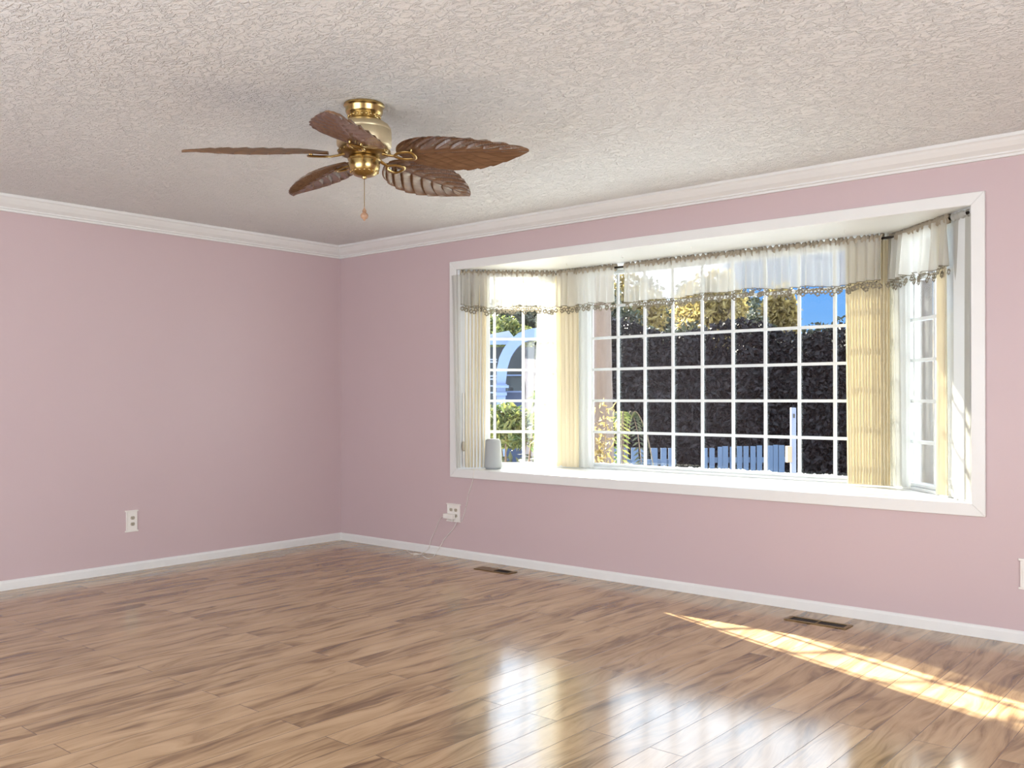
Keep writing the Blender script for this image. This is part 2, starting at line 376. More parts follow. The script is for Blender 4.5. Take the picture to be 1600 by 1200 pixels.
# ------------------------------------------------------------------ curtains
ROD_A, ROD_B, ROD_C, ROD_D = Vector((1.39, .03)), Vector((1.87, .51)), Vector((4.366, .51)), Vector((4.846, .03))
RODZ = 2.105
rod = tag(None or (lambda bm: (tube(bm, [(*p, RODZ) for p in (ROD_A, ROD_B, ROD_C, ROD_D)], .007, 10), obj('curtain_rod', bm, MRD, smooth=40))[1])(BM()),
          'thin dark curtain rod bent round the bay window under its white head', 'curtain rod')
def pl45(px, c, py=600.): p = hit(px, py, (1, -1, 0), c); return Vector((p.x, p.y))
def plR(px, c, py=600.): p = hit(px, py, (1, 1, 0), c); return Vector((p.x, p.y))
def plY(px, y, py=600.): p = hit(px, py, (0, 1, 0), y); return Vector((p.x, p.y))
def pleated(label, p0, p1, n, amp, ztop, zbot, mat=None, group=None, q0=None, q1=None, soft=False, name='pleated_curtain', nz=14, gather=1.0, seed=0, cat='curtain', wob=.004):
    """hanging cloth between plan points p0-p1 at the top and q0-q1 at the bottom"""
    q0 = q0 or p0; q1 = q1 or p1; rg = random.Random(seed); per = 12 if soft else 2
    cols = n * per; ph = [rg.uniform(-1, 1) for _ in range(n + 2)]
    V, F = [], []
    for jz in range(nz + 1):
        f = jz / nz; a = p0.lerp(q0, f); c = p1.lerp(q1, f); d_ = (c - a); L = d_.length; d_ = d_.normalized(); nn = Vector((-d_.y, d_.x)); z = ztop + (zbot - ztop) * f
        for i in range(cols + 1):
            s = i / cols; k = s * n
            if soft:
                i0 = int(k); w_ = ph[min(i0, n)] * (1 - (k - i0)) + ph[min(i0 + 1, n + 1)] * (k - i0)
                off = amp * (.75 + .35 * w_) * math.sin(2 * math.pi * k + w_ * 1.2) * (gather + (1 - gather) * f)
                s2 = s + .012 * w_ * math.sin(f * 2.2 + w_ * 3)
            else:
                off = amp * (1 if i % 2 else -1) * (1 + .25 * ph[min(i // 2, n)]); s2 = s + .05 / cols * ph[i % (n + 2)]
            off += wob * math.sin(f * 3.1 + seed) * math.sin(s * 5 + seed)
            p = a + d_ * (L * min(1, max(0, s2))) + nn * off
            V.append((p.x, p.y, z))
    for jz in range(nz):
        for i in range(cols):
            a = jz * (cols + 1) + i; F.append((a, a + 1, a + cols + 2, a + cols + 1))
    o = raw(name, V, F, mat or MPC, smooth=180 if soft else 25)
    return tag(o, label, cat, group)
ZB = OZ0 + .012; ZT = 2.10
GP, GS = 'cream pleated curtains in the bay window', 'white sheer curtains in the bay window'
# cream pleated stacks
pleated('cream pleated curtain stack behind the small grey router', pl45(727, 1.354), pl45(761, 1.354), 6, .011, ZT, ZB, group=GP, q1=pl45(757, 1.354), seed=1)
pleated('cream pleated curtain stack between the left pane and the wide middle pane', plY(864, .565), plY(906, .55), 6, .014, ZT, ZB, group=GP, q0=plY(866, .56), seed=2)
pleated('widest cream pleated curtain stack, at the right end of the middle pane', plY(1322, .55), plY(1392, .55), 14, .015, ZT, ZB, group=GP, q0=plY(1325, .55), seed=3)
pleated('narrow cream pleated curtain strip on the far right pane beside the white sheer', plR(1465, 4.889), plR(1480, 4.887), 5, .010, ZT, ZB, group=GP, seed=4)
# white sheers
pleated('narrow white sheer curtain against the left side of the window casing', Vector((1.318, -.034)), Vector((1.405, -.030)), 2, .006, 2.09, ZB, MSH, GS, q0=Vector((1.368, -.032)), q1=Vector((1.405, -.030)), soft=True, name='sheer_curtain', seed=5)
pleated('bright sunlit white sheer curtain at the right edge of the left pane', pl45(841, 1.342), pl45(868, 1.342), 3, .010, ZT, ZB, MSH, GS, q0=pl45(834, 1.342), soft=True, name='sheer_curtain', seed=6)
pleated('white sheer curtain edge along the left end of the middle pane', plY(902, .57), plY(925, .585), 2, .010, ZT, ZB, MSH, GS, q1=plY(927, .585), soft=True, name='sheer_curtain', seed=7)
pleated('white sheer curtain falling beside the widest cream pleated stack', plR(1391, 4.893), plR(1421, 4.893), 3, .012, ZT, ZB, MSH, GS, q0=plR(1397, 4.893), soft=True, name='sheer_curtain', seed=8)
pleated('sunlit white sheer curtain against the right side of the window casing', plR(1478, 4.895), Vector((4.859, .022)), 2, .005, ZT, ZB, MSH, GS, q0=plR(1475, 4.895), soft=True, name='sheer_curtain', seed=9)
def header(parent, p0, p1, z, seed):
    rg = random.Random(seed); d_ = p1 - p0; L = d_.length; d_ = d_.normalized(); V, F = [], []; hc = max(24, int(L / .006)); nr = 10; nn = Vector((d_.y, -d_.x))
    for i in range(hc + 1):
        s = i / hc; r0 = .015 + .006 * math.sin(s * L * 170 + 2 * math.sin(s * L * 37)) + rg.uniform(-.002, .002)
        for k in range(nr):
            a = 2 * math.pi * k / nr; p = p0 + d_ * (L * s) + nn * (r0 * math.cos(a)); V.append((p.x, p.y, z + r0 * math.sin(a)))
    for i in range(hc):
        for k in range(nr): a = i * nr + k; b2 = i * nr + (k + 1) % nr; F.append((a, b2, b2 + nr, a + nr))
    raw('gathered_header', V, F, MSH, parent, 60)
header([o for o in COL.objects if o.name.startswith('sheer_curtain')][-1], plR(1490, 4.872, 380), Vector((4.850, .022)), RODZ, 3)
# draw wand
wp = pl45(724, 1.36)
wt = thing('curtain_wand', 'thin white curtain wand hanging beside the leftmost pleated stack', 'curtain wand', (wp.x + .01, wp.y - .01, 1.0))
b = BM(); tube(b, [(0, 0, .22), (0, 0, -.325)], .0045, 8); obj('wand', b, MPL, wt, 60)
b = BM(); lathe(b, [(.006, -.04), (.012, -.03), (.012, .02), (.006, .03)], (0, 0, -.17), 12); obj('wand_joint', b, MSOCK, wt, 60)

# valances: ruffled header, gathered sheer, corded hem, flower lace
def valance(label, p0, p1, folds, seed, sag=lambda s: 0.):
    rg = random.Random(seed); d_ = (p1 - p0); L = d_.length; d_ = d_.normalized(); nn = Vector((d_.y, -d_.x))     # nn: into the room
    base = thing('valance', label, 'valance', (p0.x, p0.y, RODZ), 0, 'sheer valances along the bay rod')
    loc = lambda s, off, z: (d_.x * L * s + nn.x * off, d_.y * L * s + nn.y * off, z)
    ph = [rg.uniform(-1, 1) for _ in range(folds + 3)]
    def fold(s, f):
        k = s * folds; i0 = int(k); w_ = ph[i0] * (1 - (k - i0)) + ph[i0 + 1] * (k - i0)
        return (.007 + .017 * f) * (1 + .6 * w_) * math.sin(2 * math.pi * k + 2.2 * w_) + .006 * w_
    DROP = .245
    drop = lambda s: DROP + .010 * math.sin(s * 9 + seed) * min(1, L) + .006 * math.sin(s * 31 + seed) + sag(s)
    cols, nz = folds * 10, 10
    V, F = [], []
    for jz in range(nz + 1):
        f = jz / nz
        for i in range(cols + 1):
            s = i / cols; V.append(loc(s, .022 + fold(s, f), .0 - drop(s) * f))
    for jz in range(nz):
        for i in range(cols):
            a = jz * (cols + 1) + i; F.append((a, a + 1, a + cols + 2, a + cols + 1))
    raw('valance_cloth', V, F, MVA, base, 180)
    # scrunched header round the rod
    V, F = [], []; hc = max(24, int(L / .006)); nr = 10
    for i in range(hc + 1):
        s = i / hc; r0 = .021 + .009 * math.sin(s * L * 210 + 2 * math.sin(s * L * 37)) + rg.uniform(-.003, .003)
        for k in range(nr):
            a = 2 * math.pi * k / nr; r = r0 * (1 + .16 * math.sin(3 * a + s * L * 160))
            V.append(loc(s + .004 * math.sin(a), .004 + r * math.cos(a) * .9, r * math.sin(a) * .95 + .003))
    for i in range(hc):
        for k in range(nr): a = i * nr + k; b2 = i * nr + (k + 1) % nr; F.append((a, b2, b2 + nr, a + nr))
    raw('ruffled_header', V, F, MHD, base, 60)
    # hem cord
    b = BM(); tube(b, [loc(i / cols, .024 + fold(i / cols, 1), -drop(i / cols)) for i in range(0, cols + 1, 2)], .0024, 5); obj('hem_cord', b, MLA, base)
    # lace of small six-petal flowers
    V, F = [], []; nf = int(L / .031)
    def disc(cs, cz, r, off, n=6, ph0=0.):
        n0 = len(V)
        for q in range(n): V.append(loc(cs + r * math.cos(ph0 + 2 * math.pi * q / n) / L, off, cz + r * math.sin(ph0 + 2 * math.pi * q / n)))
        F.append(tuple(range(n0, n0 + n)))
        if n0: F.append((n0 - 1, n0, n0 + 1))
    for i in range(nf + 1):
        for row in (0, 1, 2):
            s = (i + (.5 if row == 1 else 0) + rg.uniform(-.15, .15)) / nf
            if not 0.01 <= s <= .99: continue
            o_ = .025 + fold(s, 1) + rg.uniform(-.002, .002); zc = -drop(s) - (.010, .030, .045)[row] + rg.uniform(-.003, .003)
            if row == 0:
                for q in range(3): disc(s + (q - 1) * .010 / L, zc - .004 * (q % 2), .0052, o_, 5)
            elif row == 1 or i % 3 == 0:
                for q in range(6): a = q * math.pi / 3 + .3; disc(s + .0118 * math.cos(a) / L, zc + .0118 * math.sin(a), .0066, o_ + .001 * (q % 2), 6, a)
    raw('flower_lace', V, F, MLA, base)
    return base
MHD = mat_cloth('gathered_header_cloth', (.46, .40, .31), .0, .2)
q = lambda px: plY(px, .53)
valance('sheer lace-edged valance over the left angled pane', pl45(719, 1.36, 427), pl45(867, 1.36, 440), 13, 11)
valance('short sheer valance left of the narrow gap over the middle pane', plY(872, .51, 440), plY(963, .51, 430), 9, 12)
valance('longest sheer valance, right of the narrow gap over the middle pane', plY(977, .51, 430), plY(1380, .51, 400), 36, 13)
valance('sheer lace-edged valance over the right angled pane', plR(1392, 4.876, 400), plR(1486, 4.876, 380), 9, 14)
# cup hooks in the bay head
for k, (hx, hy_) in enumerate(((885, 417), (972, 405), (1080, 391), (1192, 380), (1320, 365))):
    p = hit(hx, hy_ - 6, (0, 0, 1), OZ1); b = BM()
    tube(b, [(0, 0, 0), (0, 0, -.012), (.004, 0, -.018), (.009, 0, -.016), (.010, 0, -.010)], .0016, 6)
    o = obj('cup_hook', b, MPL, smooth=60); o.location = p
    tag(o, ('small white cup hook in the bay head, leftmost of the five', 'small white cup hook in the bay head above the gap between valances', 'small white cup hook in the bay head, third of the five from the left', 'small white cup hook in the bay head, second of the five from the right', 'small white cup hook in the bay head, rightmost of the five')[k], 'hook', 'cup hooks in the bay head')

# ------------------------------------------------------------------ router on the seat, outlets, cables
rp = hit(770.5, 700, (1, -1, 0), 1.435)
rt = thing('wifi_router', 'tapered grey-white router standing on the window seat', 'router', (rp.x, rp.y, OZ0 + .002), math.atan2(CAM.y - rp.y, CAM.x - rp.x) + R(90))
b = BM(); lathe(b, [(.055, .012), (.066, .014), (.0665, .03), (.064, .08), (.0605, .15), (.057, .205), (.053, .216), (.046, .220), (.040, .221)], (0, 0, 0), 48, 1, .62); obj('shell', b, MGR, rt, 50)
b = BM(); lathe(b, [(.05, 0), (.058, .002), (.058, .012), (.05, .0125)], (0, 0, 0), 48, 1, .62); obj('foot', b, simple('router_foot', (.25, .27, .28), .5), rt, 50)
b = BM(); lathe(b, [(.036, .2212), (.044, .2212), (.044, .224), (.038, .2245)], (0, 0, 0), 48, 1, .62); obj('top_cap', b, MPL, rt, 50)

def outlet(name, label, origin, ex, nout, gangs, wdt, hgt, pairs):
    """ornate plate: body, scrolled top and bottom rails, recessed centre with sockets. origin = plate centre on the wall"""
    o, ex, n_ = Vector(origin), Vector(ex), Vector(nout); ez = Vector((0, 0, 1))
    root = thing(name, label, 'outlet', o, 0, 'outlets on the pink walls')
    Z = Vector((0, 0, 0)); b = BM(); hw, hh = wdt / 2, hgt / 2
    obox(b, Z, ex, n_, ez, -hw, hw, 0, .006, -hh, hh)
    obox(b, Z, ex, n_, ez, -hw - .008, hw + .008, 0, .010, hh, hh + .010); obox(b, Z, ex, n_, ez, -hw - .008, hw + .008, 0, .010, -hh - .010, -hh)
    obox(b, Z, ex, n_, ez, -hw, -hw + .008, .006, .009, -hh, hh); obox(b, Z, ex, n_, ez, hw - .008, hw, .006, .009, -hh, hh)
    bevel(obj('plate', b, MPL, root), .002)
    for (u, w_) in pairs:
        b = BM(); c = ex * u + ez * w_ + n_ * .006; r = .015
        a = [b.verts.new(c + ex * (r * math.cos(q_ * math.pi / 10)) + ez * (min(.0115, max(-.0115, r * math.sin(q_ * math.pi / 10))))) for q_ in range(20)]
        a2 = [b.verts.new(v.co + n_ * .0035) for v in a]
        b.faces.new(a2)
        for i in range(20): b.faces.new((a[i], a[(i + 1) % 20], a2[(i + 1) % 20], a2[i]))
        so_ = obj('socket', b, MSOCK, root)
        b = BM()
        for du in (-.006, .006): obox(b, c, ex, n_, ez, du - .0012, du + .0012, .0036, .0042, -.001, .007)
        obox(b, c, ex, n_, ez, -.0022, .0022, .0036, .0042, -.009, -.004)
        obj('slots', b, MSL, so_)
    return root
p = hit(205.2, 814, (1, 0, 0), 0); outlet('wall_outlet', 'single white outlet plate with two sockets on the left pink wall', (0, p.y, p.z), (0, 1, 0), (1, 0, 0), 1, .078, .128, [(.006, .021), (.006, -.021)])
p2 = hit(709.5, 801, (0, 1, 0), 0)
o2 = outlet('wall_outlet', 'wide outlet plate with white adapter plugged in, below the bay window', (p2.x, 0, p2.z), (1, 0, 0), (0, -1, 0), 2, .128, .115, [(-.024, .021), (.024, .021), (.024, -.021)])
p3 = hit(1592.5, 896, (0, 1, 0), 0); outlet('wall_outlet', 'outlet plate cut by the right edge of the view, below the window', (p3.x + .045, 0, p3.z), (1, 0, 0), (0, -1, 0), 1, .078, .128, [(0, .021), (0, -.021)])
ad = thing('power_adapter', 'white block power adapter plugged into the wide outlet plate', 'adapter', (p2.x - .024, -.0105, p2.z - .026))
b = BM(); box(b, -.052, .048, -.034, 0, -.020, .018); bevel(obj('body', b, MPL, ad), .006, 3)
b = BM(); tube(b, [(.03, -.02, -.0195), (.033, -.02, -.038)], [.005, .003], 8); obj('strain_relief', b, MPL, ad, 60)
def wall_pt(px, py, off=-.004): p = hit(px, py, (0, 1, 0), off); return p
def floor_pt(px, py): return hit(px, py, (0, 0, 1), .003)
cab = [(740, 742), (739.5, 747), (737, 757), (732, 772), (729.5, 786), (726, 800), (722.5, 811), (721.5, 815)]
pts = [Vector((rp.x - .03, rp.y - .05, OZ0 + .006)), Vector((rp.x - .04, .03, OZ0 + .006)), hit(741, 735, (0, 1, 0), -.012) + Vector((0, .0, .004)), hit(740.5, 738, (0, 1, 0), -.022)]
pts += [hit(a, c, (0, 1, 0), -.022 if c < 748 else -.006) for a, c in cab]
b = BM(); tube(b, catmull(pts), .0027, 6); tag(obj('cable', b, MPL, smooth=60), 'thin white cable hanging from the window seat to the outlet', 'cable')
pts = [wall_pt(713, 815.5, -.030), wall_pt(711, 821, -.022), wall_pt(706, 829, -.008), wall_pt(699, 837, -.006), wall_pt(693, 844, -.008), wall_pt(690, 850, -.012), hit(688, 853, (0, 1, 0), -.017), hit(686, 858, (0, 1, 0), -.017), hit(680, 866, (0, 1, 0), -.022)]
pts += [floor_pt(676, 871), floor_pt(668, 872.5), floor_pt(661, 869), floor_pt(652, 865), floor_pt(643, 865), floor_pt(636, 861)]
b = BM(); tube(b, catmull(pts), .0029, 6); tag(obj('cable', b, MPL, smooth=60), 'white cable dropping from the adapter and curling on the floor', 'cable')
pts = [wall_pt(697, 806, -.006), wall_pt(690, 808, -.006), wall_pt(685, 816, -.006), wall_pt(680, 829, -.006), wall_pt(674, 841, -.008), hit(671.5, 850, (0, 1, 0), -.0155), hit(669, 858, (0, 1, 0), -.017)]
pts += [floor_pt(660, 863.5), floor_pt(656, 866), floor_pt(646, 867)]
b = BM(); tube(b, catmull(pts), .0023, 6); tag(obj('cable', b, MPL, smooth=60), 'thinner white cable looping down left of the wide outlet', 'cable')

# ------------------------------------------------------------------ floor registers
def register(label, cx, cy, L, W, halves):
    root = thing('floor_register', label, 'floor vent', (cx, cy, 0), 0, 'metal floor registers along the window wall')
    b = BM(); h = .005; e = .016
    for (a0, a1, b0, b1) in ((-L / 2, L / 2, -W / 2, -W / 2 + e), (-L / 2, L / 2, W / 2 - e, W / 2), (-L / 2, -L / 2 + e * 1.4, -W / 2 + e, W / 2 - e), (L / 2 - e * 1.4, L / 2, -W / 2 + e, W / 2 - e), (-.005, .005, -W / 2 + e, W / 2 - e)): box(b, a0, a1, b0, b1, 0.0005, h)
    bevel(obj('frame', b, MVENT, root), .002)
    b = BM(); box(b, -L / 2 + e, L / 2 - e, -W / 2 + e, W / 2 - e, .0004, .0012); obj('duct', b, MSL, root)
    for s, kind in zip((-1, 1), halves):
        lo, hi = (-L / 2 + e * 1.4, -.005) if s < 0 else (.005, L / 2 - e * 1.4); n_ = 9; b = BM()
        for k in range(n_):
            c = lo + (hi - lo) * (k + .5) / n_; wd = (hi - lo) / n_ * (.46 if kind == 'shut' else .09)
            box(b, c - wd, c + wd, -W / 2 + e, W / 2 - e, .0014, .0042 if kind == 'shut' else .003)
        obj('louvres', b, MVENT if kind == 'shut' else MSL, root)
register('floor register with its left half shut, below the left part of the window', 1.905, -.212, .315, .10, ('shut', 'open'))
register('floor register with two black open halves, right beside the sunlit strip', 4.176, -.228, .335, .10, ('open', 'open'))

# ------------------------------------------------------------------ ceiling fan
FX, FY = 3.061, -2.363
fan = thing('ceiling_fan', 'brass ceiling fan with five carved brown palm-leaf blades', 'ceiling fan', (FX, FY, HC))
b = BM(); lathe(b, [(.080, 0), (.086, -.003), (.087, -.010), (.082, -.014), (.079, -.020), (.079, -.036), (.074, -.046), (.066, -.052), (.064, -.064), (.058, -.068), (.05, -.07)][::-1], (0, 0, 0), 48); obj('canopy', b, MBR, fan, 50)
b = BM()
for k in range(22):
    a = 2 * math.pi * k / 22; bmesh.ops.create_icosphere(b, subdivisions=2, radius=.0068, matrix=Matrix.Translation((.0655 * math.cos(a), .0655 * math.sin(a), -.056)))
obj('beading', b, MBR, fan, 180, False)
b = BM(); lathe(b, [(.05, -.066), (.062, -.070), (.085, -.078), (.104, -.090), (.113, -.104), (.114, -.110), (.113, -.114), (.116, -.118), (.116, -.178), (.112, -.184), (.098, -.190), (.08, -.192)][::-1], (0, 0, 0), 48); obj('motor_housing', b, MCRM, fan, 40)
b = BM(); lathe(b, [(.08, -.190), (.104, -.193), (.110, -.200), (.108, -.209), (.096, -.218), (.07, -.224), (.05, -.226)][::-1], (0, 0, 0), 48)
for k in range(20):
    a = 2 * math.pi * k / 20; bmesh.ops.create_icosphere(b, subdivisions=1, radius=.009, matrix=Matrix.Translation((.106 * math.cos(a), .106 * math.sin(a), -.204)))
obj('flywheel_ring', b, MBD, fan, 50, False)
b = BM(); lathe(b, [(.05, -.222), (.066, -.226), (.070, -.236), (.070, -.240), (.066, -.243), (.067, -.262), (.064, -.280), (.056, -.294), (.044, -.304), (.03, -.309), (.012, -.311), (.010, -.318), (.004, -.320)][::-1], (0, 0, 0), 48); obj('switch_housing', b, MBR, fan, 40)
b = BM()
for k in range(18):
    a = 2 * math.pi * k / 18; bmesh.ops.create_icosphere(b, subdivisions=1, radius=.0062, matrix=Matrix.Translation((.057 * math.cos(a), .057 * math.sin(a), -.290)))
obj('beading', b, MBR, fan, 180, False)
b = BM(); cx_, cy_ = .0, 0.0; tube(b, [(0, 0, -.318), (0, 0, -.445)], .0013, 6)
for k in range(32): bmesh.ops.create_icosphere(b, subdivisions=1, radius=.0019, matrix=Matrix.Translation((0, 0, -.322 - k * .0039)))
pc = obj('pull_chain', b, MBD, fan, None, False)
b = BM(); lathe(b, [(.002, -.440), (.004, -.446), (.008, -.452), (.010, -.458), (.006, -.460), (.010, -.464), (.016, -.472), (.017, -.478), (.013, -.487), (.006, -.491), (.003, -.498)][::-1], (0, 0, 0), 24); obj('finial', b, simple('finial_wood', (.40, .24, .15), .3), pc, 60)
NU, NV = 200, 48
def leaf_blade():
    """palm-leaf blade lying along +X: midrib, raised ribs, notched edge, about 8 mm thick"""
    r0, r1 = .150, .735; Lb = r1 - r0; nveins = 7.6
    V, F = [], []
    def wid(u):     # half width
        return .150 * (math.sin(math.pi * min(1, u) ** .72) ** .72) * (1 - .12 * u) + .020 * (1 - u) ** 6 + .002
    for side in (0, 1):
        for i in range(NU + 1):
            u = i / NU
            for j in range(NV + 1):
                v = -1 + 2 * j / NV; av = abs(v)
                ph = (u * 1.18 - .30 * av ** 1.15 + .10) * nveins * .92
                fr = ph - math.floor(ph)
                notch = 1 - .075 * (fr ** 2) * min(1, u * 5) * min(1, (1 - u) * 8)
                w_ = wid(u) * (1 - (1 - notch) * av ** 5)
                yy = v * w_; xx = r0 + Lb * u + .055 * av * w_ / .15 * (1 - u) * .8
                rib = .0125 * (fr ** 1.6 - .4) * min(1, av * 4) * min(1, (1.02 - av) * 6) * min(1, u * 6) * min(1, (1.0 - u) * 4)
                mid = -.006 * math.exp(-(yy / .006) ** 2) * (1 - .5 * u)
                cup = .024 * (av ** 2) * math.sin(math.pi * min(1, u * 1.05)) * 1.0
                zz = -.040 * u ** 1.6 + rib + mid - cup * .7
                V.append((xx, yy, zz if side == 0 else zz * 1.0 + .008 * (1 - av ** 8) + .0005))
    n1 = (NU + 1) * (NV + 1)
    for i in range(NU):
        for j in range(NV):
            a = i * (NV + 1) + j; F.append((a, a + 1, a + NV + 2, a + NV + 1)); F.append((n1 + a, n1 + a + NV + 1, n1 + a + NV + 2, n1 + a + 1))
    for i in range(NU):
        for j in (0, NV):
            a = i * (NV + 1) + j; q_ = (a, a + NV + 1, n1 + a + NV + 1, n1 + a); F.append(q_ if j == 0 else q_[::-1])
    for j in range(NV):
        for i in (0, NU):
            a = i * (NV + 1) + j; q_ = (a, n1 + a, n1 + a + 1, a + 1); F.append(q_ if i == 0 else q_[::-1])
    return V, F
V, F = leaf_blade(); blade_me = bpy.data.meshes.new('blade'); blade_me.from_pydata(V, [], F); blade_me.update(); blade_me.materials.append(MBL)
blade_me.polygons.foreach_set('use_smooth', [True] * len(blade_me.polygons)); blade_me.set_sharp_from_angle(angle=R(42))
b = BM()                                                       # forked brass iron under each blade root
tube(b, [(.085, 0, .004), (.115, 0, -.006), (.145, 0, -.013)], [.011, .009, .008], 10, flat=.6)
lp = catmull([(.143, 0, -.013), (.165, .022, -.014), (.195, .030, -.016), (.225, .026, -.017), (.232, 0, -.018), (.225, -.026, -.017), (.195, -.030, -.016), (.165, -.022, -.014), (.143, 0, -.013)], 5)
tube(b, lp[:-1], .0085, 8, True, .6)
for sy in (-1, 1): tube(b, [(.222, .022 * sy, -.016), (.228, .024 * sy, -.002)], .006, 8)
iron_me = bpy.data.meshes.new('blade_bracket'); bmesh.ops.recalc_face_normals(b, faces=b.faces); b.to_mesh(iron_me); b.free(); iron_me.materials.append(MBR)
iron_me.polygons.foreach_set('use_smooth', [True] * len(iron_me.polygons)); iron_me.set_sharp_from_angle(angle=R(60))
PITCH, ZBL = R(14), -.222
for ang in (23, 96, 168, 239, 311):
    a = R(ang); u_ = Vector((math.cos(a), math.sin(a), 0)); tg = Vector((-math.sin(a), math.cos(a), 0))
    tg2 = (tg * math.cos(PITCH) - Vector((0, 0, 1)) * math.sin(PITCH)); nz_ = u_.cross(tg2)
    mx = Matrix(((u_.x, tg2.x, nz_.x, 0), (u_.y, tg2.y, nz_.y, 0), (u_.z, tg2.z, nz_.z, ZBL), (0, 0, 0, 1)))
    for nm, me in (('blade', blade_me), ('blade_bracket', iron_me)):
        o = bpy.data.objects.new(nm, me); COL.objects.link(o); o.parent = fan; o.matrix_local = mx

# ------------------------------------------------------------------ outside
GZ = -.45
b = BM(); box(b, -60, 40, .141, 70, GZ - .2, GZ); struct('ground', b, simple('garden_ground', (.60, .65, .70), .9, 0, .1, .12, 1.5))
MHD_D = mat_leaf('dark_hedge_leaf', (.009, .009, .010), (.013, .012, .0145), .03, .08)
MLG = mat_leaf('sunlit_leaf', (.15, .105, .035), (.30, .235, .085), .5)  # gold of the low sun is put into this leaf colour
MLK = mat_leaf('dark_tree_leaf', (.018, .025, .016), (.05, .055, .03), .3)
MLS = mat_leaf('shrub_leaf', (.03, .06, .015), (.17, .17, .05), .4)
MBARK = simple('bark', (.12, .085, .06), .9, 0, .2, .3, 12, .5, 30)
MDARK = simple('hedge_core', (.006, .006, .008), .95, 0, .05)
def leaves(centers, size, aspect=.5, flat=0.):
    """numpy leaf cards folded along the midrib"""
    n = len(centers); c = np.asarray(centers)
    d1 = rng.normal(size=(n, 3)); d1[:, 2] *= (1 - flat); d1 /= np.linalg.norm(d1, axis=1)[:, None]
    d2 = rng.normal(size=(n, 3)); d2 -= (d2 * d1).sum(1)[:, None] * d1; d2 /= np.linalg.norm(d2, axis=1)[:, None]
    nn = np.cross(d1, d2); s = (size * rng.uniform(.6, 1.4, n))[:, None]
    P = np.stack([c - d1 * s, c + d2 * s * aspect + nn * s * .2, c + d1 * s, c - d2 * s * aspect + nn * s * .2], 1).reshape(-1, 3)
    F = [(4 * i, 4 * i + 1, 4 * i + 2) for i in range(n)] + [(4 * i, 4 * i + 2, 4 * i + 3) for i in range(n)]
    return P, F
def blob_pts(n, c, rad, lumps=14, shell=.55):
    c = np.array(c); rad = np.array(rad); u = rng.normal(size=(lumps, 3)); u /= np.linalg.norm(u, axis=1)[:, None]
    lc = u * rng.uniform(.35, .8, (lumps, 1)); k = rng.integers(0, lumps, n)
    v = rng.normal(size=(n, 3)); v /= np.linalg.norm(v, axis=1)[:, None]; v *= rng.uniform(shell, 1, (n, 1)) * .48
    return c + (lc[k] + v) * rad
def tree(label, name, base, height, rad, n, size, mat, trunk=.12, lumps=14, cz=None, cat='tree', group=None, aspect=.5):
    base = Vector(base); root = thing(name, label, cat, base, 0, group)
    cz = height - rad[2] if cz is None else cz
    P, F = leaves(blob_pts(n, (0, 0, cz), rad, lumps), size, aspect); raw('foliage', P, F, mat, root)
    b = BM(); tube(b, [(0, 0, 0), (.05, .03, cz * .5), (-.04, .02, cz), (.06, 0, cz + rad[2] * .4)], [trunk, trunk * .8, trunk * .6, trunk * .2], 10); obj('trunk', b, MBARK, root, 60)
    for k in range(5):
        a = k * 1.26 + base.x; b = BM(); tube(b, [(0, 0, cz * .6), (rad[0] * .3 * math.cos(a), rad[1] * .3 * math.sin(a), cz * .85), (rad[0] * .6 * math.cos(a), rad[1] * .6 * math.sin(a), cz + rad[2] * .2)], [trunk * .5, trunk * .35, trunk * .12], 8); obj('branch', b, MBARK, root, 60)
    return root
def gp(px, depth): p = dep(px, 620, depth); return Vector((p.x, p.y, GZ))
# long dark hedge behind the wide window
h0, h1 = gp(905, 15), gp(1660, 15); hd = (h1 - h0); HL = hd.length; hd.normalize(); hn = Vector((hd.y, -hd.x, 0))
hedge = thing('hedge', 'tall dark shaded hedge filling the view through the wide middle pane', 'hedge', h0)
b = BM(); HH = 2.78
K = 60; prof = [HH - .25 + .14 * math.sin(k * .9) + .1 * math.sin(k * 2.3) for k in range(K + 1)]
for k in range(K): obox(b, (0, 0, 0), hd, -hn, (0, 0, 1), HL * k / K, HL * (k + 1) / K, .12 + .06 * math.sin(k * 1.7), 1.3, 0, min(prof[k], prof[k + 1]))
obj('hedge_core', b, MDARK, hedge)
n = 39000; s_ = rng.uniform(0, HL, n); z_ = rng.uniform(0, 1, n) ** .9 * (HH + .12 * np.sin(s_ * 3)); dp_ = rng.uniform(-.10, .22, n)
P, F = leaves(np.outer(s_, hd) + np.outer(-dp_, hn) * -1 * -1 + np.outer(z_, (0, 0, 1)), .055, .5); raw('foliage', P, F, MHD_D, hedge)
# trees above and beyond the hedge
G = 'trees beyond the hedge'
tree('sunlit golden tree beyond the hedge, leftmost of the three golden ones', 'tree', gp(985, 20.5), 4.6, (.95, .9, 1.2), 5200, .075, MLG, group=G)
tree('middle one of the three sunlit golden trees beyond the hedge', 'tree', gp(1112, 21), 4.6, (.95, .9, 1.2), 5200, .075, MLG, group=G)
tree('sunlit golden tree beyond the hedge, just left of the blue sky gap', 'tree', gp(1205, 19.5), 3.95, (.55, .6, 1.1), 5200, .075, MLG, group=G)
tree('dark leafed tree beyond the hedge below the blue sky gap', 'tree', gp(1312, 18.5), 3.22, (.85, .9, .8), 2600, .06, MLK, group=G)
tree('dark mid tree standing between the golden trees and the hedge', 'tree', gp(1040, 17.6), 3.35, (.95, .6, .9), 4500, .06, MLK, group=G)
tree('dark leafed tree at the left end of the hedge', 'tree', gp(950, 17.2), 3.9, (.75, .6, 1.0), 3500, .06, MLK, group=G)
tree('dark tree with sunny crown edge right of the middle of the hedge', 'tree', gp(1186, 17.4), 3.2, (.45, .5, .7), 3000, .06, MLK, group=G)
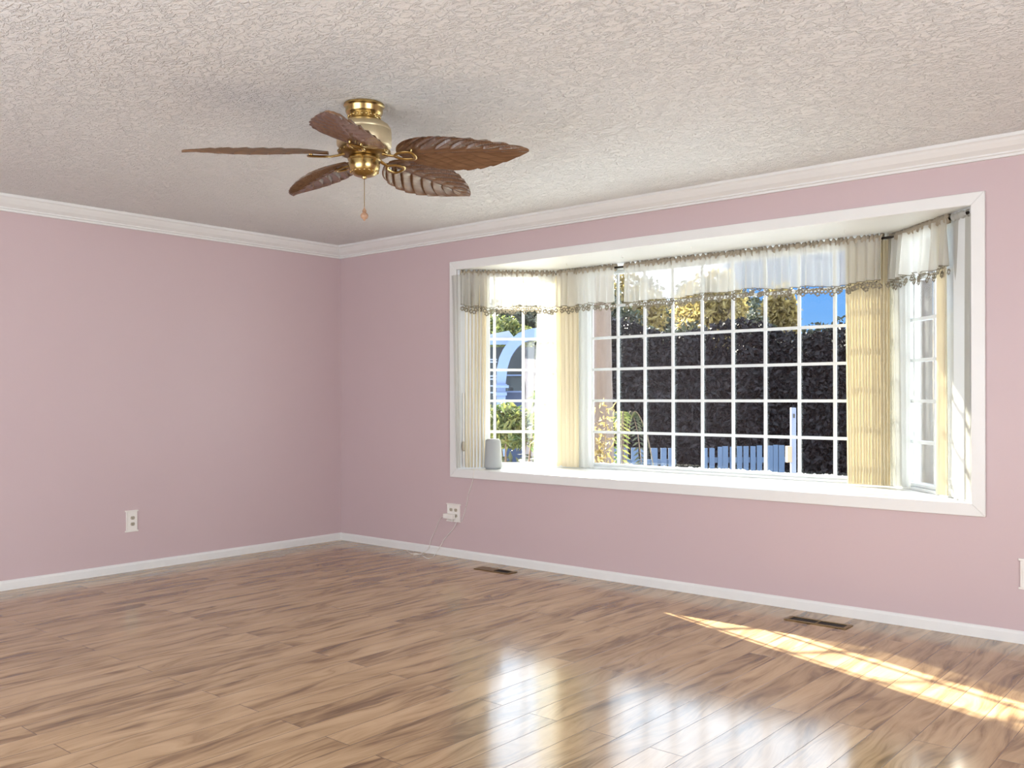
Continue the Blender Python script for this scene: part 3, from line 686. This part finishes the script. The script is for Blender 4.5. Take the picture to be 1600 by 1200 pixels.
tree('dark background tree behind the leftmost golden tree beyond the hedge', 'tree', gp(1010, 24.5), 4.75, (1.15, .9, 1.3), 6500, .085, MLK, group=G)
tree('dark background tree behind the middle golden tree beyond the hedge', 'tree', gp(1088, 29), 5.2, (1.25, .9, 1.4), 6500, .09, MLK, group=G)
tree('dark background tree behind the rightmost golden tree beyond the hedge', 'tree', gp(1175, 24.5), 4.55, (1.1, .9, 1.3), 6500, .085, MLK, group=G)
# picket fence in two sections
MFN = simple('shaded_white_fence', (.035, .06, .105), .6, 0, .3, .08, 6)  # white fence; its blue shade is put into the paint colour
def fence(label, pks, rails, D=12.4):
    base = gp(pks[0][0], D); root = thing('picket_fence', label, 'fence', base, 0, 'picket fence sections in the garden')
    nin = Vector((RT.x, RT.y, 0)).normalized(); nf = -Vector((FW.x, FW.y, 0))
    for (a, c, top) in pks:
        p0, p1 = gp(a, D) - base, gp(c, D) - base; zt = dep(a, top, D).z - GZ
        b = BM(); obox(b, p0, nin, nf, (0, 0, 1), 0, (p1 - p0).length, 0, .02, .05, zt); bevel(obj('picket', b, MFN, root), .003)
    for y in rails:
        p0, p1 = gp(pks[0][0] - 2, D) - base, gp(pks[-1][1] + 2, D) - base; z = dep(pks[0][0], y, D).z - GZ
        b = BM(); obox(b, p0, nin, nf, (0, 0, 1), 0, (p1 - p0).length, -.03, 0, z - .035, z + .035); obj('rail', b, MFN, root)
fence('white picket fence section in blue shade beside the beige trunk', [(955, 964, 700), (969, 981, 699), (986, 997, 699.5), (1001, 1007, 700), (1017, 1027, 700), (1032, 1041, 700), (1044, 1054, 700)], [740, 722])
fence('longer white picket fence section in blue shade left of the white post', [(1099, 1105, 700), (1108, 1116, 700), (1121, 1128, 698), (1128.5, 1137, 697), (1140, 1143, 698), (1151, 1159, 697), (1161, 1169, 697), (1172, 1180, 697), (1182, 1190, 696), (1199, 1207, 696), (1207.5, 1215, 695), (1216, 1225, 695.5)], [719, 742])
# white post with a tan box
pp = gp(1239, 10.0); post = thing('garden_post', 'pale post with a dark hole near its top, in front of the dark hedge', 'post', pp)
b = BM(); zt = dep(1239, 637, 10).z - GZ; rr_ = Vector((RT.x, RT.y, 0)).normalized(); ff_ = Vector((FW.x, FW.y, 0))
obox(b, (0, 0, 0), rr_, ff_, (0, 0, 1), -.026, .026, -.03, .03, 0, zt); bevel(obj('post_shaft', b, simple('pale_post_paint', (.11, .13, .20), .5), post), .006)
b = BM(); obox(b, (0, 0, 0), rr_, ff_, (0, 0, 1), -.01, .012, -.033, -.0305, zt - .11, zt - .065); obj('hole', b, MSL, post)
b = BM(); obox(b, (0, 0, 0), rr_, ff_, (0, 0, 1), -.075, -.0265, -.05, .03, dep(1239, 722, 10).z - GZ, dep(1239, 697, 10).z - GZ); obj('tan_box', b, simple('tan_box', (.22, .16, .10), .6), post)
# beige trunk at the left of the wide pane, lit plants round it
tp_ = hit(938, 620, (0, 1, 0), 2.6); tp_.z = GZ
tr = thing('old_tree', 'broad beige trunk close outside the left end of the wide pane', 'trunk', tp_)
V, F = [], []; segs = 40; nz = 24
for k in range(nz + 1):
    f = k / nz; z = 4.2 * f; r = .135 - .012 * z + .05 * math.exp(-z * 1.6)
    for i in range(segs):
        a = 2 * math.pi * i / segs; rr_2 = r * (1 + .045 * math.sin(9 * a + .6 * math.sin(z * 2)) + .02 * math.sin(23 * a + z))
        V.append((rr_2 * math.cos(a), rr_2 * math.sin(a), z))
for k in range(nz):
    for i in range(segs): a = k * segs + i; c = k * segs + (i + 1) % segs; F.append((a, c, c + segs, a + segs))
F.append(tuple(range(nz * segs, nz * segs + segs)))
raw('bark_shaft', V, F, simple('beige_bark', (.115, .085, .07), .85, 0, .2, .18, 14, .5, 40), tr, 60)
def plant(label, px, depth, top, spread, n, size, mat, stems=7, asp=.3):
    base = gp(px, depth); root = thing('leafy_plant', label, 'plant', base); zt = dep(px, top, depth).z - GZ
    cs = []
    for k in range(stems):
        a = random.uniform(0, 6.28); r = spread * random.uniform(.2, 1); hh = zt * random.uniform(.75, 1)
        q0, q1, q2 = Vector((0, 0, 0)), Vector((r * .4 * math.cos(a), r * .4 * math.sin(a), hh * .6)), Vector((r * math.cos(a), r * math.sin(a), hh))
        b = BM(); cv = catmull([q0, q1, q2], 8); tube(b, cv, .006, 5); obj('stem', b, MBARK, root)
        for c in cv[5:]:
            for _ in range(n): cs.append(c + Vector((random.gauss(0, .05), random.gauss(0, .05), random.gauss(0, .05))))
    P, F = leaves(np.array(cs), size, asp); raw('foliage', P, F, mat, root)
    return root
plant('sunlit yellow-green plant standing in front of the beige trunk', 940, 8.4, 632, .16, 4, .035, MLG)
plant('thin sunlit plant at the foot of the beige trunk', 945, 7.7, 700, .10, 3, .028, MLG, 5)
# palm-like fronds right of the trunk
fp = gp(975, 9.6); fr_ = thing('fern', 'arching dark fern frond right of the beige trunk', 'plant', fp); zt = dep(968, 640, 9.2).z - GZ
for k, a in enumerate((0.5, 1.5, 2.6, 4.0, 5.2)):
    d_ = Vector((math.cos(a), math.sin(a), 0)); cv = catmull([(0, 0, 0), d_ * .03 + Vector((0, 0, zt * .7)), d_ * .10 + Vector((0, 0, zt * .98)), d_ * .22 + Vector((0, 0, zt * .86)), d_ * .3 + Vector((0, 0, zt * .62))], 8)
    V, F = [], []; sd = Vector((-d_.y, d_.x, 0))
    for c in cv[14:]:
        for s in (-1, 1):
            n0 = len(V); e = c + sd * s * .09 + Vector((0, 0, -.05)); V += [c, c.lerp(e, .5) + Vector((0, 0, .018)), e, c.lerp(e, .5) - Vector((0, 0, .012))]; F.append((n0, n0 + 1, n0 + 2, n0 + 3))
    fo_ = raw('frond', V, F, MLK if k % 2 else MLS, fr_)
    b = BM(); tube(b, cv, .005, 5); obj('stalk', b, MBARK, fo_)
# leafy shrub seen through the left pane
def hedge_shrub(label, px, depth, top, rad, n, size, mat, name='shrub'):
    base = gp(px, depth); root = thing(name, label, 'shrub', base); zt = dep(px, top, depth).z - GZ
    P, F = leaves(blob_pts(n, (0, 0, zt - rad[2]), rad, 18, .6), size, .32); raw('foliage', P, F, mat, root)
    P, F = leaves(blob_pts(n // 2, (0, 0, zt * .4), (rad[0] * .95, rad[1] * .9, zt * .42), 18, .5), size, .4); raw('shaded_lower_foliage', P, F, MLK, root)  # darker leaves put the shade of the shrub's base into the colour
    for k in range(5):
        a = k * 1.3; b = BM(); tube(b, [(0, 0, 0), (.15 * math.cos(a), .15 * math.sin(a), zt * .5), (rad[0] * .6 * math.cos(a), rad[1] * .6 * math.sin(a), zt * .8)], [.02, .014, .006], 6); obj('stem', b, MBARK, root)
    return root
hedge_shrub('glossy yellow-green shrub seen through the left angled pane', 795, 9.6, 630, (.42, .36, .26), 1500, .05, MLS)
hedge_shrub('taller yellow-green shrub behind the left pane beside the sunlit sheer', 848, 8.6, 618, (.14, .2, .40), 500, .055, MLS)
# neighbouring house with arched porch, seen through the left pane
D0 = 20.0
hb = gp(800, D0); house = thing('neighbour_house', 'pale house with an arched porch seen through the left pane', 'house', hb)
ux = Vector((RT.x, RT.y, 0)).normalized(); uy = Vector((FW.x, FW.y, 0)).normalized(); uz = Vector((0, 0, 1))
pm = D0 / FPX
X = lambda px: (px - 800) * pm
Zp = lambda py: CAM.z + (HY - py) * pm - GZ
MHB = simple('shaded_white_plaster', (.115, .16, .27), .6, 0, .3, .05, 3); MHW = simple('pale_grey_plaster', (.10, .125, .17), .7, 0, .3, .06, 3)  # arch and trim are white, the first colour carries their blue shade
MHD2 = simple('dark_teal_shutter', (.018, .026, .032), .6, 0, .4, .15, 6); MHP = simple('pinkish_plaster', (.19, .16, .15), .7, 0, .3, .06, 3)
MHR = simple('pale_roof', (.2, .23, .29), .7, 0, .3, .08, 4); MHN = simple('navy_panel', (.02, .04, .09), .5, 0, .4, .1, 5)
Z3 = Vector((0, 0, 0))
b = BM(); oo = [(776, 600), (776.5, 575), (780, 559), (786, 546), (793, 536), (801, 528), (810, 520.5), (820, 516), (833, 513), (852, 511)]
ii = [(790, 600), (793, 575), (798, 559), (802, 552), (807, 545), (813, 539), (820, 534), (828, 531.5), (838, 530), (852, 529)]
for (a, c), (a2, c2), (e, g), (e2, g2) in zip(oo, oo[1:], ii, ii[1:]):
    extr(b, [ux * X(a) + uz * Zp(c), ux * X(a2) + uz * Zp(c2), ux * X(e2) + uz * Zp(g2), ux * X(e) + uz * Zp(g)], uy * .35)
obj('arch', b, MHB, house)
b = BM(); obox(b, Z3, ux, uy, uz, X(776), X(790), 0, .35, 0, Zp(606)); obox(b, Z3, ux, uy, uz, X(774), X(792), -.04, .4, Zp(618), Zp(613)); obox(b, Z3, ux, uy, uz, X(773), X(795), -.08, .43, Zp(606), Zp(602)); obox(b, Z3, ux, uy, uz, X(774), X(792), -.05, .4, Zp(602), Zp(600)); obj('column', b, MHB, house)
b = BM(); obox(b, Z3, ux, uy, uz, X(740), X(900), 1.6, 1.8, 0, Zp(536)); obj('back_wall', b, MHD2, house)
b = BM(); obox(b, Z3, ux, uy, uz, X(798), X(816), 1.4, 1.5, 0, Zp(586)); obj('shutter_door', b, simple('grey_shutter', (.03, .04, .045), .6, 0, .4, .2, 8), house)
b = BM(); obox(b, Z3, ux, uy, uz, X(790), X(816), 1.30, 1.39, Zp(585), Zp(583)); obj('door_lintel', b, MHB, house)
b = BM(); obox(b, Z3, ux, uy, uz, X(790), X(818), .6, .75, 0, Zp(613)); obj('porch_wall', b, MHN, house)
b = BM(); obox(b, Z3, ux, uy, uz, X(790), X(818), .55, .8, Zp(613), Zp(610.5)); obj('wall_cap', b, MHB, house)
b = BM(); extr(b, [ux * X(817) + uz * 0, ux * X(826) + uz * 0, ux * X(850) + uz * 0, ux * X(850) + uz * Zp(563), ux * X(832) + uz * Zp(561), ux * X(816) + uz * Zp(560), ux * X(822) + uz * Zp(605)], uy * .3); obj('pier', b, MHP, house)
b = BM(); extr(b, [ux * X(812) + uz * Zp(522), ux * X(833) + uz * Zp(514), ux * X(860) + uz * Zp(505), ux * X(860) + uz * Zp(530), ux * X(812) + uz * Zp(530)], uy * .25); o = obj('gable', b, MHW, house); o.location = uy * .36
b = BM(); extr(b, [ux * X(750) + uz * Zp(524), ux * X(764) + uz * Zp(518), ux * X(795) + uz * Zp(512), ux * X(806) + uz * Zp(526)], uy * 1.2); o = obj('roof', b, MHR, house); o.location = uy * .9
b = BM(); obox(b, Z3, ux, uy, uz, X(745), X(806), .5, .62, Zp(536), Zp(533)); obox(b, Z3, ux, uy, uz, X(745), X(800), .75, .85, Zp(533), Zp(525)); obj('fascia', b, MHB, house)
for k, y in enumerate((558, 562, 585, 590, 601, 612)): b = BM(); obox(b, Z3, ux, uy, uz, X(750), X(775.5), .9, 1.0, Zp(y + 2), Zp(y)); obj('side_rail', b, MHR, house)
b = BM(); bmesh.ops.create_icosphere(b, subdivisions=3, radius=.075, matrix=Matrix.Translation(ux * X(797) + uy * .62 + uz * (Zp(608)))); obj('round_ornament', b, MHD2, house, 180)
G2 = 'trees behind the arched house'
tree('small yellow-green tree above the pale roof seen through the left pane', 'tree', gp(803, 24), dep(803, 494, 24).z - GZ, (.62, .5, .62), 2200, .055, MLS, group=G2)
tree('sunlit golden tree crown high behind the arched house', 'tree', gp(812, 31), dep(812, 478, 31).z - GZ, (1.3, .9, .7), 2600, .09, MLG, group=G2)
tree('broad dark tree mass behind the arched house', 'tree', gp(800, 28), dep(800, 470, 28).z - GZ, (2.0, .9, 1.5), 6000, .10, MLK, group=G2)
tree('olive tree left of the arched house roof', 'tree', gp(762, 25), dep(762, 478, 25).z - GZ, (.5, .5, .9), 1600, .07, MLS, group=G2)
# seen through the right pane: brown post, stucco wall, white blossom shrub
for k, (a, c, dd, mt, lb) in enumerate(((1441, 1458, 8.2, simple('pinkish_brown_post', (.08, .06, .055), .7, 0, .2, .15, 9), 'pinkish brown timber post close outside the right angled pane'),)):
    p0 = gp(a, dd); p1 = gp(c, dd); b = BM(); obox(b, (0, 0, 0), ux, uy, uz, 0, (p1 - p0).length, 0, .09, 0, 3.2)
    ps = thing('timber_post', lb, 'post', p0); bevel(obj('post_shaft', b, mt, ps), .006)
    b = BM(); obox(b, (0, 0, 0), ux, uy, uz, -.03, -.002, .0, .05, 0, 3.2); obj('edge_strip', b, MBARK, ps)
wp0 = gp(1461, 12.5); ws = thing('stucco_wall', 'sandy stucco garden wall seen through the right angled pane', 'wall', wp0)
b = BM(); obox(b, (0, 0, 0), ux, uy, uz, 0, 1.6, 0, .25, 0, dep(1461, 519, 12.5).z - GZ); obj('wall_panel', b, MEXT, ws)
b = BM(); obox(b, (0, 0, 0), ux, uy, uz, -.04, 1.64, -.03, .28, dep(1461, 519, 12.5).z - GZ + .001, dep(1461, 515, 12.5).z - GZ); obj('coping', b, simple('stone_coping', (.6, .55, .45), .8), ws)
tree('pale blossoming tree rising above the stucco wall', 'tree', gp(1476, 14), dep(1476, 488, 14).z - GZ, (.42, .4, .34), 1800, .04, mat_leaf('pale_blossom', (.40, .37, .30), (.6, .58, .5), .4), group='trees beyond the stucco wall')
